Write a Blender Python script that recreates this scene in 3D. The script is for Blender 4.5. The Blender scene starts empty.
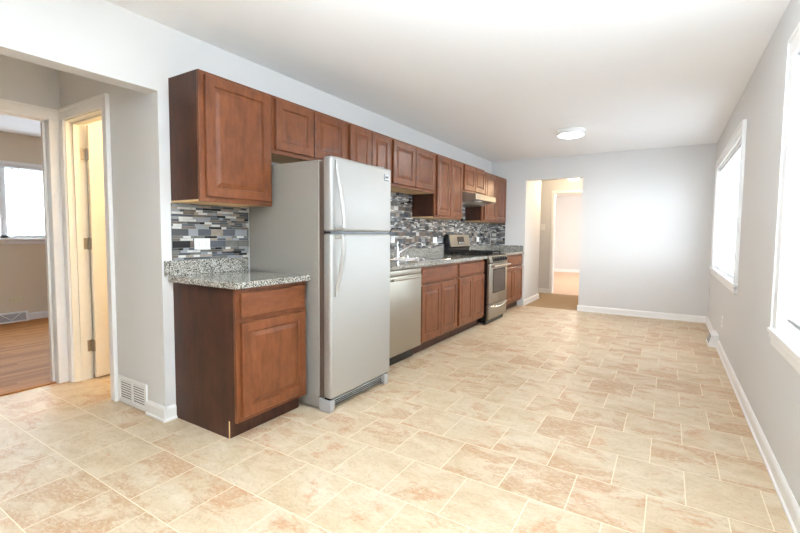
import bpy, bmesh, math, random
from mathutils import Vector, Matrix
random.seed(7)
SC = bpy.context.scene
COL = SC.collection
PI = math.pi

# ------------------------------------------------------------------ camera
cam_data = bpy.data.cameras.new('camera')
cam = bpy.data.objects.new('camera', cam_data); COL.objects.link(cam)
_yaw, _pitch, _roll = .5603, .0613, .0086
_cy, _sy, _cp, _sp = math.cos(_yaw), math.sin(_yaw), math.cos(_pitch), math.sin(_pitch)
_f = Vector((-_sy*_cp, _cy*_cp, -_sp)); _r = Vector((_cy, _sy, 0)); _u = _r.cross(_f)
_cr, _sr = math.cos(_roll), math.sin(_roll)
_r2 = _cr*_r + _sr*_u; _u2 = -_sr*_r + _cr*_u
_m = Matrix((_r2, _u2, -_f)).transposed().to_4x4()
_m.translation = Vector((2.641, -1.5183, 1.1906))
cam.matrix_world = _m
cam_data.sensor_width = 36
cam_data.lens = 428.46*36/800
cam_data.shift_x = .48/800
cam_data.shift_y = -6.47/800
cam_data.clip_start = .05
SC.camera = cam

# ------------------------------------------------------------------ sky, daylight, exposure
W_ = bpy.data.worlds.new('overcast_sky'); SC.world = W_; W_.use_nodes = True
_bg = W_.node_tree.nodes['Background']
_bg.inputs['Color'].default_value = (.82, .94, 1.06, 1)
_bg.inputs['Strength'].default_value = 6.4
SC.view_settings.view_transform = 'Standard'
SC.view_settings.look = 'None'
SC.view_settings.gamma = 1
SC.view_settings.use_curve_mapping = False
SC.view_settings.exposure = 1.03
try:
    SC.cycles.use_denoising = True
    SC.cycles.max_bounces = 14
    SC.cycles.diffuse_bounces = 9
    SC.cycles.sample_clamp_indirect = 8
except Exception:
    pass

def portal(loc, rot, sx, sy):
    l = bpy.data.lights.new('window_portal', 'AREA'); l.shape = 'RECTANGLE'; l.size = sx; l.size_y = sy
    l.cycles.is_portal = True
    o = bpy.data.objects.new('window_portal', l); COL.objects.link(o); o.location = loc; o.rotation_euler = rot
    return o
def soft_light(name, loc, rot, sx, sy, power, color):
    l = bpy.data.lights.new(name, 'AREA'); l.shape = 'RECTANGLE'; l.size = sx; l.size_y = sy; l.energy = power; l.color = color
    o = bpy.data.objects.new(name, l); COL.objects.link(o); o.location = loc; o.rotation_euler = rot
    return o
# fill light added out of view above the camera to brighten the ceiling
soft_light('added_ceiling_fill', (2.3, -1.35, 1.6), (PI-.35, .5, 0), 1.2, .6, 82, (.75, .88, 1))
portal((3.235, 4.15, 1.43), (0, PI/2, 0), 1.25, 2.2)
portal((3.235, .95, 1.4), (0, PI/2, 0), 1.4, .75)
portal((-4.70, .45, 1.56), (0, -PI/2, 0), .95, 2.0)
portal((3.33, 10.3, 1.4), (0, PI/2, 0), 1.6, 2.6)

def lamp(name, loc, power, color, radius=.08):
    l = bpy.data.lights.new(name, 'POINT'); l.energy = power; l.color = color; l.shadow_soft_size = radius
    o = bpy.data.objects.new(name, l); COL.objects.link(o); o.location = loc
    return o

# ------------------------------------------------------------------ node helper
def sr(r, g, b):
    f = lambda c: (c/255/12.92 if c/255 <= .04045 else ((c/255+.055)/1.055)**2.4)
    return (f(r), f(g), f(b), 1)

class NB:
    def __init__(s, name):
        s.m = bpy.data.materials.new(name); s.m.use_nodes = True
        s.t = s.m.node_tree; s.b = s.t.nodes['Principled BSDF']
    def n(s, typ, **kw):
        o = s.t.nodes.new(typ)
        for k, v in kw.items(): setattr(o, k, v)
        return o
    def put(s, sock, v):
        if hasattr(v, 'is_output') or isinstance(v, bpy.types.NodeSocket): s.t.links.new(v, sock)
        elif v is not None: sock.default_value = v
    def math(s, op, a, b=None, c=None):
        o = s.n('ShaderNodeMath', operation=op)
        s.put(o.inputs[0], a); s.put(o.inputs[1], b); s.put(o.inputs[2], c)
        return o.outputs[0]
    def vmath(s, op, a, b=None):
        o = s.n('ShaderNodeVectorMath', operation=op)
        s.put(o.inputs[0], a); s.put(o.inputs[1], b)
        return o.outputs[0]
    def coord(s): return s.n('ShaderNodeTexCoord').outputs['Object']
    def scale(s, v, sc, loc=(0, 0, 0)):
        o = s.n('ShaderNodeMapping'); s.put(o.inputs['Vector'], v); o.inputs['Scale'].default_value = sc; o.inputs['Location'].default_value = loc
        return o.outputs[0]
    def noise(s, v, scale, detail=4, rough=.55, dist=0):
        o = s.n('ShaderNodeTexNoise'); s.put(o.inputs['Vector'], v)
        o.inputs['Scale'].default_value = scale; o.inputs['Detail'].default_value = detail
        o.inputs['Roughness'].default_value = rough; o.inputs['Distortion'].default_value = dist
        return o.outputs['Fac']
    def ramp(s, fac, stops, interp='LINEAR'):
        o = s.n('ShaderNodeValToRGB'); e = o.color_ramp.elements; o.color_ramp.interpolation = interp
        while len(e) < len(stops): e.new(.5)
        for el, (p, c) in zip(e, stops): el.position = p; el.color = c if len(c) == 4 else (*c, 1)
        s.put(o.inputs[0], fac); return o.outputs[0]
    def mix(s, fac, a, b, mode='MIX'):
        o = s.n('ShaderNodeMix', data_type='RGBA', blend_type=mode)
        s.put(o.inputs[0], fac); s.put(o.inputs[6], a); s.put(o.inputs[7], b)
        return o.outputs[2]
    def maprange(s, v, a, b, c=0, d=1):
        o = s.n('ShaderNodeMapRange'); s.put(o.inputs[0], v)
        for i, x in enumerate((a, b, c, d)): o.inputs[i+1].default_value = x
        return o.outputs[0]
    def bump(s, h, strength, dist=.01):
        o = s.n('ShaderNodeBump'); s.put(o.inputs['Height'], h); o.inputs['Strength'].default_value = strength; o.inputs['Distance'].default_value = dist
        s.t.links.new(o.outputs[0], s.b.inputs['Normal'])
    def set(s, **kw):
        for k, v in kw.items(): s.put(s.b.inputs[k.replace('_', ' ')], v)
        return s

def plain(name, col, rough=.5, metal=0, var=.03, scale=30, spec=.5, coat=0):
    nb = NB(name); nz = nb.noise(nb.coord(), scale, 3)
    a = tuple(max(0, c*(1-var)) for c in col[:3])+(1,); b = tuple(min(1, c*(1+var)) for c in col[:3])+(1,)
    nb.set(Base_Color=nb.ramp(nz, [(.35, a), (.65, b)]), Roughness=rough, Metallic=metal, Specular_IOR_Level=spec, Coat_Weight=coat)
    return nb.m

def paint(name, col, rough=.7):
    nb = NB(name); c = nb.coord(); nz = nb.noise(c, 2.5, 2)
    a = tuple(x*.985 for x in col[:3])+(1,)
    nb.set(Base_Color=nb.mix(nz, a, col), Roughness=rough, Specular_IOR_Level=.25)
    nb.bump(nb.noise(c, 260, 2), .04, .002)
    return nb.m

def mat_floor_tile():
    nb = NB('travertine_look_tile'); c = nb.coord()
    sp = nb.n('ShaderNodeSeparateXYZ'); nb.put(sp.inputs[0], c); x, y = sp.outputs[0], sp.outputs[1]
    X = nb.math('DIVIDE', nb.math('SUBTRACT', x, 1.254), .2995)
    Y = nb.math('DIVIDE', nb.math('SUBTRACT', y, .055), .3265)
    row = nb.math('FLOOR', Y); odd = nb.math('FLOORED_MODULO', row, 2.0)
    U = nb.math('SUBTRACT', X, nb.math('MULTIPLY', odd, .5)); colu = nb.math('FLOOR', U)
    fu = nb.math('FRACT', U); fv = nb.math('FRACT', Y)
    du = nb.math('MULTIPLY', nb.math('MINIMUM', fu, nb.math('SUBTRACT', 1.0, fu)), .2995)
    dv = nb.math('MULTIPLY', nb.math('MINIMUM', fv, nb.math('SUBTRACT', 1.0, fv)), .3265)
    face = nb.maprange(nb.math('MINIMUM', du, dv), .0012, .0026)
    cell = nb.n('ShaderNodeCombineXYZ'); nb.put(cell.inputs[0], colu); nb.put(cell.inputs[1], row)
    wn = nb.n('ShaderNodeTexWhiteNoise', noise_dimensions='3D'); nb.put(wn.inputs['Vector'], cell.outputs[0])
    rnd = wn.outputs['Value']; off = nb.vmath('MULTIPLY', wn.outputs['Color'], (40, 40, 40))
    p = nb.vmath('ADD', nb.scale(c, (1, 1.7, 1)), off)
    cloud = nb.noise(p, 4.0, 5, .6, .6)
    fine = nb.noise(p, 55, 5, .7)
    vein = nb.noise(p, 5, 6, .65, 1.6)
    base = nb.ramp(cloud, [(.3, sr(195, 171, 138)), (.5, sr(206, 186, 156)), (.7, sr(215, 199, 174))])
    pcl = nb.noise(nb.vmath('ADD', p, (7, 3, 0)), 3.2, 4, .6, .7)
    patch = nb.maprange(nb.math('ADD', pcl, nb.math('MULTIPLY', nb.math('SUBTRACT', rnd, .5), .17)), .525, .60)
    grain = nb.noise(p, 48, 6, .78, .4)
    tan = nb.mix(wn.outputs['Value'], sr(194, 124, 80), sr(176, 126, 84))
    pg = nb.math('MULTIPLY', patch, nb.maprange(grain, .36, .60, .15, .95))
    col = nb.mix(nb.math('MULTIPLY', pg, .72), base, tan)
    vf = nb.maprange(nb.math('ABSOLUTE', nb.math('SUBTRACT', vein, .5)), .035, .0)
    col = nb.mix(nb.math('MULTIPLY', vf, nb.maprange(fine, .4, .7, .0, .5)), col, sr(150, 108, 72))
    col = nb.mix(nb.math('MULTIPLY', nb.maprange(grain, .52, .70), .42), col, sr(188, 148, 108))
    col = nb.mix(nb.math('MULTIPLY', nb.maprange(grain, .46, .30), .4), col, sr(226, 212, 190))
    col = nb.mix(face, sr(234, 220, 194), col)
    nb.set(Base_Color=col, Roughness=nb.maprange(face, 0, 1, .7, .46), Specular_IOR_Level=.3)
    nb.bump(nb.math('ADD', face, nb.math('MULTIPLY', fine, .25)), .25, .002)
    return nb.m

def mat_planks(name, c1, c2, along='x', rough=.3):
    nb = NB(name); c = nb.coord()
    sp = nb.n('ShaderNodeSeparateXYZ'); nb.put(sp.inputs[0], c)
    a, b = (sp.outputs[0], sp.outputs[1]) if along == 'x' else (sp.outputs[1], sp.outputs[0])
    V = nb.math('DIVIDE', b, .057); row = nb.math('FLOOR', V)
    wr = nb.n('ShaderNodeTexWhiteNoise', noise_dimensions='1D'); nb.put(wr.inputs['W'], row)
    U = nb.math('ADD', nb.math('DIVIDE', a, .9), nb.math('MULTIPLY', wr.outputs['Value'], 7.0)); cu = nb.math('FLOOR', U)
    cell = nb.n('ShaderNodeCombineXYZ'); nb.put(cell.inputs[0], cu); nb.put(cell.inputs[1], row)
    wn = nb.n('ShaderNodeTexWhiteNoise', noise_dimensions='3D'); nb.put(wn.inputs['Vector'], cell.outputs[0])
    fv = nb.math('FRACT', V); d = nb.math('MINIMUM', fv, nb.math('SUBTRACT', 1.0, fv))
    seam = nb.maprange(d, .01, .04)
    g = nb.noise(nb.vmath('ADD', nb.scale(c, (2, 30, 1) if along == 'x' else (30, 2, 1)), wn.outputs['Color']), 3, 5, .6)
    t = nb.math('ADD', nb.math('MULTIPLY', wn.outputs['Value'], .6), nb.math('MULTIPLY', g, .4))
    col = nb.mix(t, c1, c2)
    col = nb.mix(seam, tuple(x*.55 for x in c1[:3])+(1,), col)
    nb.set(Base_Color=col, Roughness=rough, Specular_IOR_Level=.25)
    return nb.m

def mat_wood(name, c_dark, c_mid, c_light, rough=.36, axis='z'):
    nb = NB(name); c = nb.coord()
    st = {'z': (6, 6, 1.0), 'y': (6, 1.0, 6)}[axis]
    v = nb.scale(c, st); g = nb.noise(v, 3.2, 6, .6, .7)
    fine = nb.noise(nb.scale(c, tuple(k*7 for k in st)), 4, 3)
    cl = nb.noise(nb.scale(c, (1, 1, .6) if axis == 'z' else (1, .6, 1)), 9, 5, .65)
    t = nb.math('ADD', nb.math('MULTIPLY', g, .4), nb.math('ADD', nb.math('MULTIPLY', fine, .12), nb.math('MULTIPLY', cl, .48)))
    nb.set(Base_Color=nb.ramp(t, [(.33, c_dark), (.5, c_mid), (.66, c_light)]), Roughness=rough, Specular_IOR_Level=.4, Coat_Weight=.08, Coat_Roughness=.25)
    nb.bump(g, .03, .002)
    return nb.m

def mat_granite():
    nb = NB('speckled_granite'); c = nb.coord()
    vo = nb.n('ShaderNodeTexVoronoi'); nb.put(vo.inputs['Vector'], nb.vmath('ADD', c, nb.vmath('MULTIPLY', nb.n('ShaderNodeTexNoise').outputs['Color'], (0, 0, 0))))
    vo.inputs['Scale'].default_value = 210
    sp = nb.n('ShaderNodeSeparateColor'); nb.put(sp.inputs[0], vo.outputs['Color'])
    big = nb.noise(c, 22, 4, .6)
    t = nb.math('ADD', nb.math('MULTIPLY', sp.outputs[0], .8), nb.math('MULTIPLY', big, .3))
    col = nb.ramp(t, [(0, sr(44, 42, 40)), (.27, sr(92, 86, 78)), (.38, sr(134, 126, 114)), (.5, sr(164, 160, 150)), (.7, sr(186, 183, 174)), (.9, sr(212, 209, 200))], 'CONSTANT')
    nb.set(Base_Color=col, Roughness=.12, Coat_Weight=.3, Coat_Roughness=.05)
    return nb.m

def mat_steel(name, col, rough, axis=(2, 2, 160)):
    nb = NB(name); c = nb.coord(); g = nb.noise(nb.scale(c, axis), 6, 3)
    nb.set(Base_Color=col, Metallic=1.0, Roughness=nb.maprange(g, .3, .7, rough-.04, rough+.05))
    nb.bump(g, .02, .001)
    return nb.m

def mat_glass():
    nb = NB('window_glass'); t = nb.t
    tr = nb.n('ShaderNodeBsdfTransparent'); gl = nb.n('ShaderNodeBsdfGlossy'); gl.inputs['Roughness'].default_value = .02
    lw = nb.n('ShaderNodeLayerWeight'); lw.inputs['Blend'].default_value = .5
    fr = nb.math('ADD', nb.math('MULTIPLY', nb.math('POWER', lw.outputs['Facing'], 5.0), .35), .03)
    nz = nb.noise(nb.coord(), 1.5, 1); tr_col = nb.ramp(nz, [(0, (.97, .985, .98)), (1, (.985, .99, .99))]); nb.put(tr.inputs[0], tr_col)
    mx = nb.n('ShaderNodeMixShader'); t.links.new(fr, mx.inputs[0]); t.links.new(tr.outputs[0], mx.inputs[1]); t.links.new(gl.outputs[0], mx.inputs[2])
    t.links.new(mx.outputs[0], t.nodes['Material Output'].inputs[0])
    return nb.m

def mat_emit(name, col, strength):
    nb = NB(name); nz = nb.noise(nb.coord(), 4, 1)
    nb.set(Base_Color=(.9, .9, .88, 1), Emission_Color=nb.mix(nz, tuple(x*.98 for x in col[:3])+(1,), col), Emission_Strength=strength)
    return nb.m

M = {}
M['wall'] = paint('grey_wall_paint', (.70, .69, .675, 1))
M['wall_bounce_tint'] = paint('floor_bounce_tinted_paint', (.76, .66, .51, 1))  # grey paint with warm floor-bounced light put into its colour
M['wall_cream'] = paint('cream_wall_paint', (.74, .66, .52, 1))
M['ceil'] = paint('white_ceiling_paint', (.9, .9, .9, 1))
M['trim'] = plain('white_trim_enamel', (.86, .85, .83, 1), .35, var=.01)
M['door'] = plain('cream_door_enamel', (.84, .79, .68, 1), .4, var=.01)
M['tile'] = mat_floor_tile()
M['oak'] = mat_planks('oak_strip_flooring', sr(156, 98, 46), sr(202, 142, 82), 'y', .65)
M['oak_pale'] = mat_planks('pale_oak_strip_flooring', sr(196, 156, 118), sr(214, 178, 140), 'x')
M['carpet'] = plain('tan_carpet_pile', sr(168, 142, 112), .95, var=.22, scale=160, spec=.1)
M['wood'] = mat_wood('cherry_stained_maple', sr(86, 45, 24), sr(118, 67, 38), sr(136, 82, 49))
M['wood_h'] = mat_wood('cherry_stained_maple_across', sr(86, 45, 24), sr(118, 67, 38), sr(136, 82, 49), axis='y')
M['side'] = mat_wood('shade_darkened_side_laminate', sr(50, 27, 18), sr(68, 37, 24), sr(84, 48, 31), rough=.5)  # side laminate, with the shade on these panels darkened into its colour
M['birch'] = mat_wood('raw_birch_ply', sr(196, 160, 112), sr(212, 178, 130), sr(224, 192, 146), rough=.6, axis='y')
M['granite'] = mat_granite()
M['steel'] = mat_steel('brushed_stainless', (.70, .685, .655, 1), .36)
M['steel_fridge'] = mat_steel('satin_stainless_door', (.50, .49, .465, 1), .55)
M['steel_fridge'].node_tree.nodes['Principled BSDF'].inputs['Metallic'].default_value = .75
M['steel_reflect_tint'] = mat_steel('reflection_tinted_stainless', (.41, .375, .315, 1), .42)  # steel darkened and warmed to stand in for the floor it reflects
M['steel_dark'] = mat_steel('dark_brushed_stainless', (.5, .48, .46, 1), .34)  # darker stainless for drain, badge and filter pan
M['chrome'] = mat_steel('polished_chrome', (.86, .86, .87, 1), .1)
M['fridge_side'] = plain('grey_textured_steel_case', sr(150, 144, 136), .55, var=.03, scale=200)
M['grey_plastic'] = plain('grey_plastic', sr(168, 166, 165), .45)
M['gasket'] = plain('brown_grey_gasket', sr(92, 74, 62), .6)
M['black'] = plain('black_enamel', (.012, .012, .013, 1), .25)
M['black_matte'] = plain('black_cast_iron', (.015, .015, .015, 1), .6)
M['darkglass'] = plain('smoked_oven_glass', (.02, .024, .03, 1), .04, spec=1.0, coat=1)
M['white_plastic'] = plain('white_plastic', (.86, .86, .84, 1), .35, var=.01)
M['ivory'] = plain('ivory_plastic', sr(224, 214, 180), .4, var=.01)
M['slot'] = plain('dark_slot', (.03, .03, .03, 1), .6)
M['hinge'] = mat_steel('antique_nickel', (.42, .36, .28, 1), .3)
M['glass'] = mat_glass()
M['vinyl'] = plain('white_window_vinyl', (.85, .86, .87, 1), .4, var=.01)
M['snow'] = plain('snowy_ground', (.42, .43, .45, 1), .9)
M['stone_cap'] = plain('grey_stone_cap', (.02, .02, .022, 1), .8, var=.1)
M['white_block'] = plain('white_painted_block', (.8, .8, .8, 1), .8)
M['grout'] = plain('pale_grey_grout', sr(150, 148, 142), .8)
M['lamp'] = mat_emit('opal_lamp_diffuser', (1, .98, .95, 1), 12)
M['lamp_warm'] = mat_emit('warm_opal_lamp_glass', (1, .86, .66, 1), 9)
MOS = [plain('mosaic_slate', sr(70, 71, 72), .3), plain('mosaic_blue_glass', sr(94, 97, 103), .08, coat=.5),
       plain('mosaic_pale_blue_glass', sr(150, 152, 154), .08, coat=.5), plain('mosaic_white_marble', sr(206, 204, 198), .25, var=.08),
       plain('mosaic_taupe_stone', sr(104, 88, 76), .4, var=.12), plain('mosaic_beige_stone', sr(148, 134, 120), .4, var=.12),
       plain('mosaic_charcoal', sr(42, 41, 42), .2), plain('mosaic_mid_grey', sr(116, 113, 108), .25, var=.1)]

# ------------------------------------------------------------------ mesh helper
class MB:
    def __init__(s): s.bm = bmesh.new()
    def box(s, x0, x1, y0, y1, z0, z1, bev=0, seg=2, mi=0):
        bm = s.bm
        r = bmesh.ops.create_cube(bm, size=1)
        vs = r['verts']
        for v in vs:
            v.co = Vector((x0+(v.co.x+.5)*(x1-x0), y0+(v.co.y+.5)*(y1-y0), z0+(v.co.z+.5)*(z1-z0)))
        if mi:
            for f in {f for v in vs for f in v.link_faces}: f.material_index = mi
        if bev:
            es = list({e for v in vs for e in v.link_edges})
            bmesh.ops.bevel(bm, geom=es, offset=bev, segments=seg, affect='EDGES', profile=.5)
        return s
    def prism(s, pts, a0, a1, axis='y', bev=0):
        # pts: profile (u,v); axis y: (x,z) ; axis x: (y,z); axis z: (x,y)
        bm = s.bm
        def P(u, v, a): return {'y': (u, a, v), 'x': (a, u, v), 'z': (u, v, a)}[axis]
        A = [bm.verts.new(P(u, v, a0)) for u, v in pts]; B = [bm.verts.new(P(u, v, a1)) for u, v in pts]
        fs = [bm.faces.new(A), bm.faces.new(B[::-1])]
        n = len(pts)
        for i in range(n): fs.append(bm.faces.new((A[i], B[i], B[(i+1) % n], A[(i+1) % n])))
        bmesh.ops.recalc_face_normals(bm, faces=fs)
        if bev: bmesh.ops.bevel(bm, geom=list({e for f in fs for e in f.edges}), offset=bev, segments=2, affect='EDGES', profile=.5)
        return s
    def cyl(s, c, r, h, axis='z', r2=None, seg=24, bev=0):
        bm = s.bm
        q = bmesh.ops.create_cone(bm, cap_ends=True, segments=seg, radius1=r, radius2=r if r2 is None else r2, depth=h)
        rot = {'z': Matrix(), 'x': Matrix.Rotation(PI/2, 4, 'Y'), 'y': Matrix.Rotation(-PI/2, 4, 'X')}[axis]
        bmesh.ops.transform(bm, matrix=Matrix.Translation(c) @ rot, verts=q['verts'])
        if bev:
            caps = [f for f in {f for v in q['verts'] for f in v.link_faces} if len(f.verts) > 4]
            bmesh.ops.bevel(bm, geom=list({e for f in caps for e in f.edges}), offset=bev, segments=2, affect='EDGES', profile=.5)
        return s
    def lathe(s, c, prof, seg=32):
        bm = s.bm; rings = []
        for r, z in prof:
            rings.append([bm.verts.new((c[0]+r*math.cos(2*PI*i/seg), c[1]+r*math.sin(2*PI*i/seg), c[2]+z)) for i in range(seg)])
        fs = []
        for a, b in zip(rings, rings[1:]):
            for i in range(seg): fs.append(bm.faces.new((a[i], a[(i+1) % seg], b[(i+1) % seg], b[i])))
        fs.append(bm.faces.new(rings[0])); fs.append(bm.faces.new(rings[-1]))
        bmesh.ops.recalc_face_normals(bm, faces=fs); return s
    def tube(s, pts, r, seg=10, flat=1.0):
        bm = s.bm; pts = [Vector(p) for p in pts]; rings = []
        for i, p in enumerate(pts):
            d = (pts[min(i+1, len(pts)-1)]-pts[max(i-1, 0)]).normalized()
            a = d.cross(Vector((0, 0, 1)) if abs(d.z) < .9 else Vector((1, 0, 0))).normalized(); b = d.cross(a)
            rr = r[i] if isinstance(r, (list, tuple)) else r
            rings.append([bm.verts.new(p+a*rr*math.cos(2*PI*k/seg)+b*rr*flat*math.sin(2*PI*k/seg)) for k in range(seg)])
        fs = []
        for A, B in zip(rings, rings[1:]):
            for k in range(seg): fs.append(bm.faces.new((A[k], A[(k+1) % seg], B[(k+1) % seg], B[k])))
        fs.append(bm.faces.new(rings[0])); fs.append(bm.faces.new(rings[-1]))
        bmesh.ops.recalc_face_normals(bm, faces=fs); return s
    def rings(s, loops, cap=True):
        bm = s.bm; R = [[bm.verts.new(p) for p in L] for L in loops]; fs = []
        n = len(R[0])
        for A, B in zip(R, R[1:]):
            for k in range(n): fs.append(bm.faces.new((A[k], A[(k+1) % n], B[(k+1) % n], B[k])))
        if cap: fs.append(bm.faces.new(R[0])); fs.append(bm.faces.new(R[-1]))
        bmesh.ops.recalc_face_normals(bm, faces=fs); return s
    def panel_door(s, x, y0, y1, z0, z1, t=.023, rail=.055):
        """raised-panel door whose front faces +x"""
        w = min(rail, (y1-y0)*.24)
        def L(ins, xx): return [(xx, y0+ins, z0+ins), (xx, y1-ins, z0+ins), (xx, y1-ins, z1-ins), (xx, y0+ins, z1-ins)]
        f = x+t
        return s.rings([L(0, x), L(0, f-.004), L(.004, f), L(w, f), L(w+.005, f-.009), L(w+.012, f-.009), L(w+.034, f-.002), L(w+.038, f-.0015)])
    def slab_front(s, x, y0, y1, z0, z1, t=.02):
        def L(ins, xx): return [(xx, y0+ins, z0+ins), (xx, y1-ins, z0+ins), (xx, y1-ins, z1-ins), (xx, y0+ins, z1-ins)]
        f = x+t
        return s.rings([L(0, x), L(0, f-.007), L(.003, f-.003), L(.010, f)])

def tag(o, label=None, cat=None, group=None, kind=None):
    if label: o['label'] = label
    if cat: o['category'] = cat
    if group: o['group'] = group
    if kind: o['kind'] = kind
    return o
def world_loc(o):
    v = Vector(o.location)
    while o.parent: o = o.parent; v += o.location
    return v
def obj(name, mb, mat, parent=None, smooth=False, at=None):
    me = bpy.data.meshes.new(name)
    o = bpy.data.objects.new(name, me); COL.objects.link(o)
    base = Vector((0, 0, 0))
    if parent: o.parent = parent; base = world_loc(parent)
    if at is not None: o.location = Vector(at)-base; base = Vector(at)
    bmesh.ops.translate(mb.bm, verts=mb.bm.verts, vec=-base)
    if smooth:
        for f in mb.bm.faces: f.smooth = True
    mb.bm.to_mesh(me); mb.bm.free()
    for m in (mat if isinstance(mat, list) else [mat]): me.materials.append(m)
    if smooth:
        try: me.set_sharp_from_angle(angle=math.radians(38))
        except Exception: pass
    return o
def thing(name, label, cat, loc, group=None):
    o = bpy.data.objects.new(name, None); COL.objects.link(o); o.location = loc; o.empty_display_size = .1
    return tag(o, label, cat, group)
def struct(name, mb, mat, parent=None, label=None):
    o = obj(name, mb, mat, parent)
    if not parent: tag(o, label, None, None, 'structure')
    return o

# ------------------------------------------------------------------ room shell
H = 2.44; XR = 3.135; YF = 5.67; YB = -3.3; Y0 = -.065; XH = -1.36
struct('floor', MB().box(XH-.12, XR+.15, YB-.15, YF, -.08, 0), M['tile'], label='beige stone-look tile floor laid in a running bond')
struct('floor_bedroom', MB().box(-4.72, XH-.12, -2.6, 2.6, -.08, 0), M['oak'], label='oak strip floor of the room at far left')
struct('floor_hall', MB().box(-1.6, 3.3, YF, 7.5, -.08, 0), M['carpet'], label='tan carpet beyond the far opening')
struct('floor_front_room', MB().box(-1.6, 3.4, 7.5, 13.2, -.08, 0), M['oak_pale'], label='pale wood floor of the room beyond the hall')
struct('ceiling', MB().box(-4.72, 3.45, YB-.15, 13.2, H, H+.12), M['ceil'], label='white ceiling')

struct('wall_kitchen', MB().box(-.12, 0, Y0, YF, 0, H).box(-.12, 0, -1.6, Y0, 2.037, H).box(-.12, 0, YB, -1.6, 0, H), M['wall'], label='wall carrying the kitchen cabinets with a header over the opening on its left')
struct('wall_hall', MB().box(XH, -1.29, Y0, .055, 0, H).box(-.66, -.12, Y0, .055, 0, H).box(-1.29, -.66, Y0, .055, 2.04, H), M['wall'], label='grey hallway wall with the narrow doorway')
struct('wall_left', MB().box(XH-.12, XH, -.14, 2.6, 0, H).box(XH-.12, XH, YB, -.96, 0, H).box(XH-.12, XH, -.96, -.14, 2.04, H), M['wall'], label='hallway wall with the doorway to the wood-floored room')
struct('wall_far', MB().box(-.12, .6, YF, YF+.12, 0, H).box(1.47, XR+.15, YF, YF+.12, 0, H).box(.6, 1.47, YF, YF+.12, 2.09, H), M['wall'], label='far pale grey wall with the open passage')
# right wall with two window holes
def wall_x(name, x0, x1, ya, yb, holes, mat, label):
    mb = MB(); y = ya
    for h0, h1, z0, z1 in holes:
        mb.box(x0, x1, y, h0, 0, H); mb.box(x0, x1, h0, h1, 0, z0); mb.box(x0, x1, h0, h1, z1, H); y = h1
    mb.box(x0, x1, y, yb, 0, H)
    return struct(name, mb, mat, label=label)
WA = (3.03, 5.17, .80, 2.035); WB = (.60, 1.30, .715, 2.075)
wall_x('wall_right', XR, XR+.09, YB, YF, [WB, WA], M['wall'], 'right-hand wall with two windows')
wall_x('wall_bedroom', -4.72, -4.57, -2.6, 2.6, [(-.6, 1.55, 1.09, 2.03)], M['wall_bounce_tint'], 'wall with the window in the room at far left')
struct('wall_bedroom_side', MB().box(-4.72, XH-.12, 2.6, 2.72, 0, H).box(-4.72, XH-.12, -2.72, -2.6, 0, H), M['wall'], label='side walls of the room at far left')
struct('wall_closet', MB().box(XH, -.12, 1.3, 1.4, 0, H), M['wall_cream'], label='back wall of the lit closet')
struct('wall_back', MB().box(XH-.12, XR+.15, YB-.15, YB, 0, H), M['wall'], label='wall behind the viewer')
# hall and front room beyond the far opening
struct('wall_passage', MB().box(.48, .6, YF+.12, 6.65, 0, H), M['wall'], label='short white wall on the left of the passage')
struct('wall_hall_far', MB().box(-1.6, .65, 7.5, 7.62, 0, H).box(1.45, 3.3, 7.5, 7.62, 0, H).box(.65, 1.45, 7.5, 7.62, 2.03, H), M['wall'], label='hall wall facing the passage')
struct('wall_hall_ends', MB().box(-1.72, -1.6, YF, 13.2, 0, H).box(1.6, 1.72, YF+.12, 7.5, 0, H).box(-1.6, -.12, YF, YF+.12, 0, H), M['wall'], label='end walls of the hall')
wall_x('wall_front_room', 3.3, 3.42, 7.62, 13.2, [(9.0, 11.6, .6, 2.2)], M['wall'], 'window wall of the room beyond the hall')
struct('wall_front_room_end', MB().box(-1.6, 3.42, 13.05, 13.2, 0, H), M['wall'], label='end wall of the room beyond the hall')

# ------------------------------------------------------------------ baseboards
def base_prof(th=.014, h=.092):
    return [(0, 0), (th+.008, 0), (th+.008, .012), (th, .018), (th, h-.02), (th-.004, h-.008), (th-.010, h), (0, h)]
def board_y(name, x, sx, y0, y1, label=None):    # runs along y on wall plane x, sticking out in sx
    return struct(name, MB().prism([(x+sx*u, v) for u, v in base_prof()], y0, y1, 'y'), M['trim'], label=label)
def board_x(name, y, sy, x0, x1, label=None):
    return struct(name, MB().prism([(y+sy*u, v) for u, v in base_prof()], x0, x1, 'x'), M['trim'], label=label)
board_y('baseboard_right', XR, -1, YB, YF, 'white baseboard along the right wall')
board_x('baseboard_far', YF, -1, 1.455, XR, 'white baseboard along the far wall')
board_y('baseboard_passage', .6, 1, YF-.015, 6.665, 'white baseboard of the passage')
board_x('baseboard_hall', Y0, -1, -.20, .016, 'white baseboard under the hallway corner')
board_y('baseboard_kitchen', 0, 1, Y0-.016, -.002, 'white baseboard end beside the near base cabinet')
board_x('baseboard_hall_far', 7.5, -1, -1.6, .6, 'white baseboard on the hall wall')
board_x('baseboard_front_room', 13.05, -1, -1.6, 3.3, 'white baseboard in the room beyond')
board_y('baseboard_bedroom', -4.57, 1, .66, 2.6, 'white baseboard in the room at far left')

# ------------------------------------------------------------------ door casings (trim)
def casing_profile(mb, *a): return mb
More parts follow.
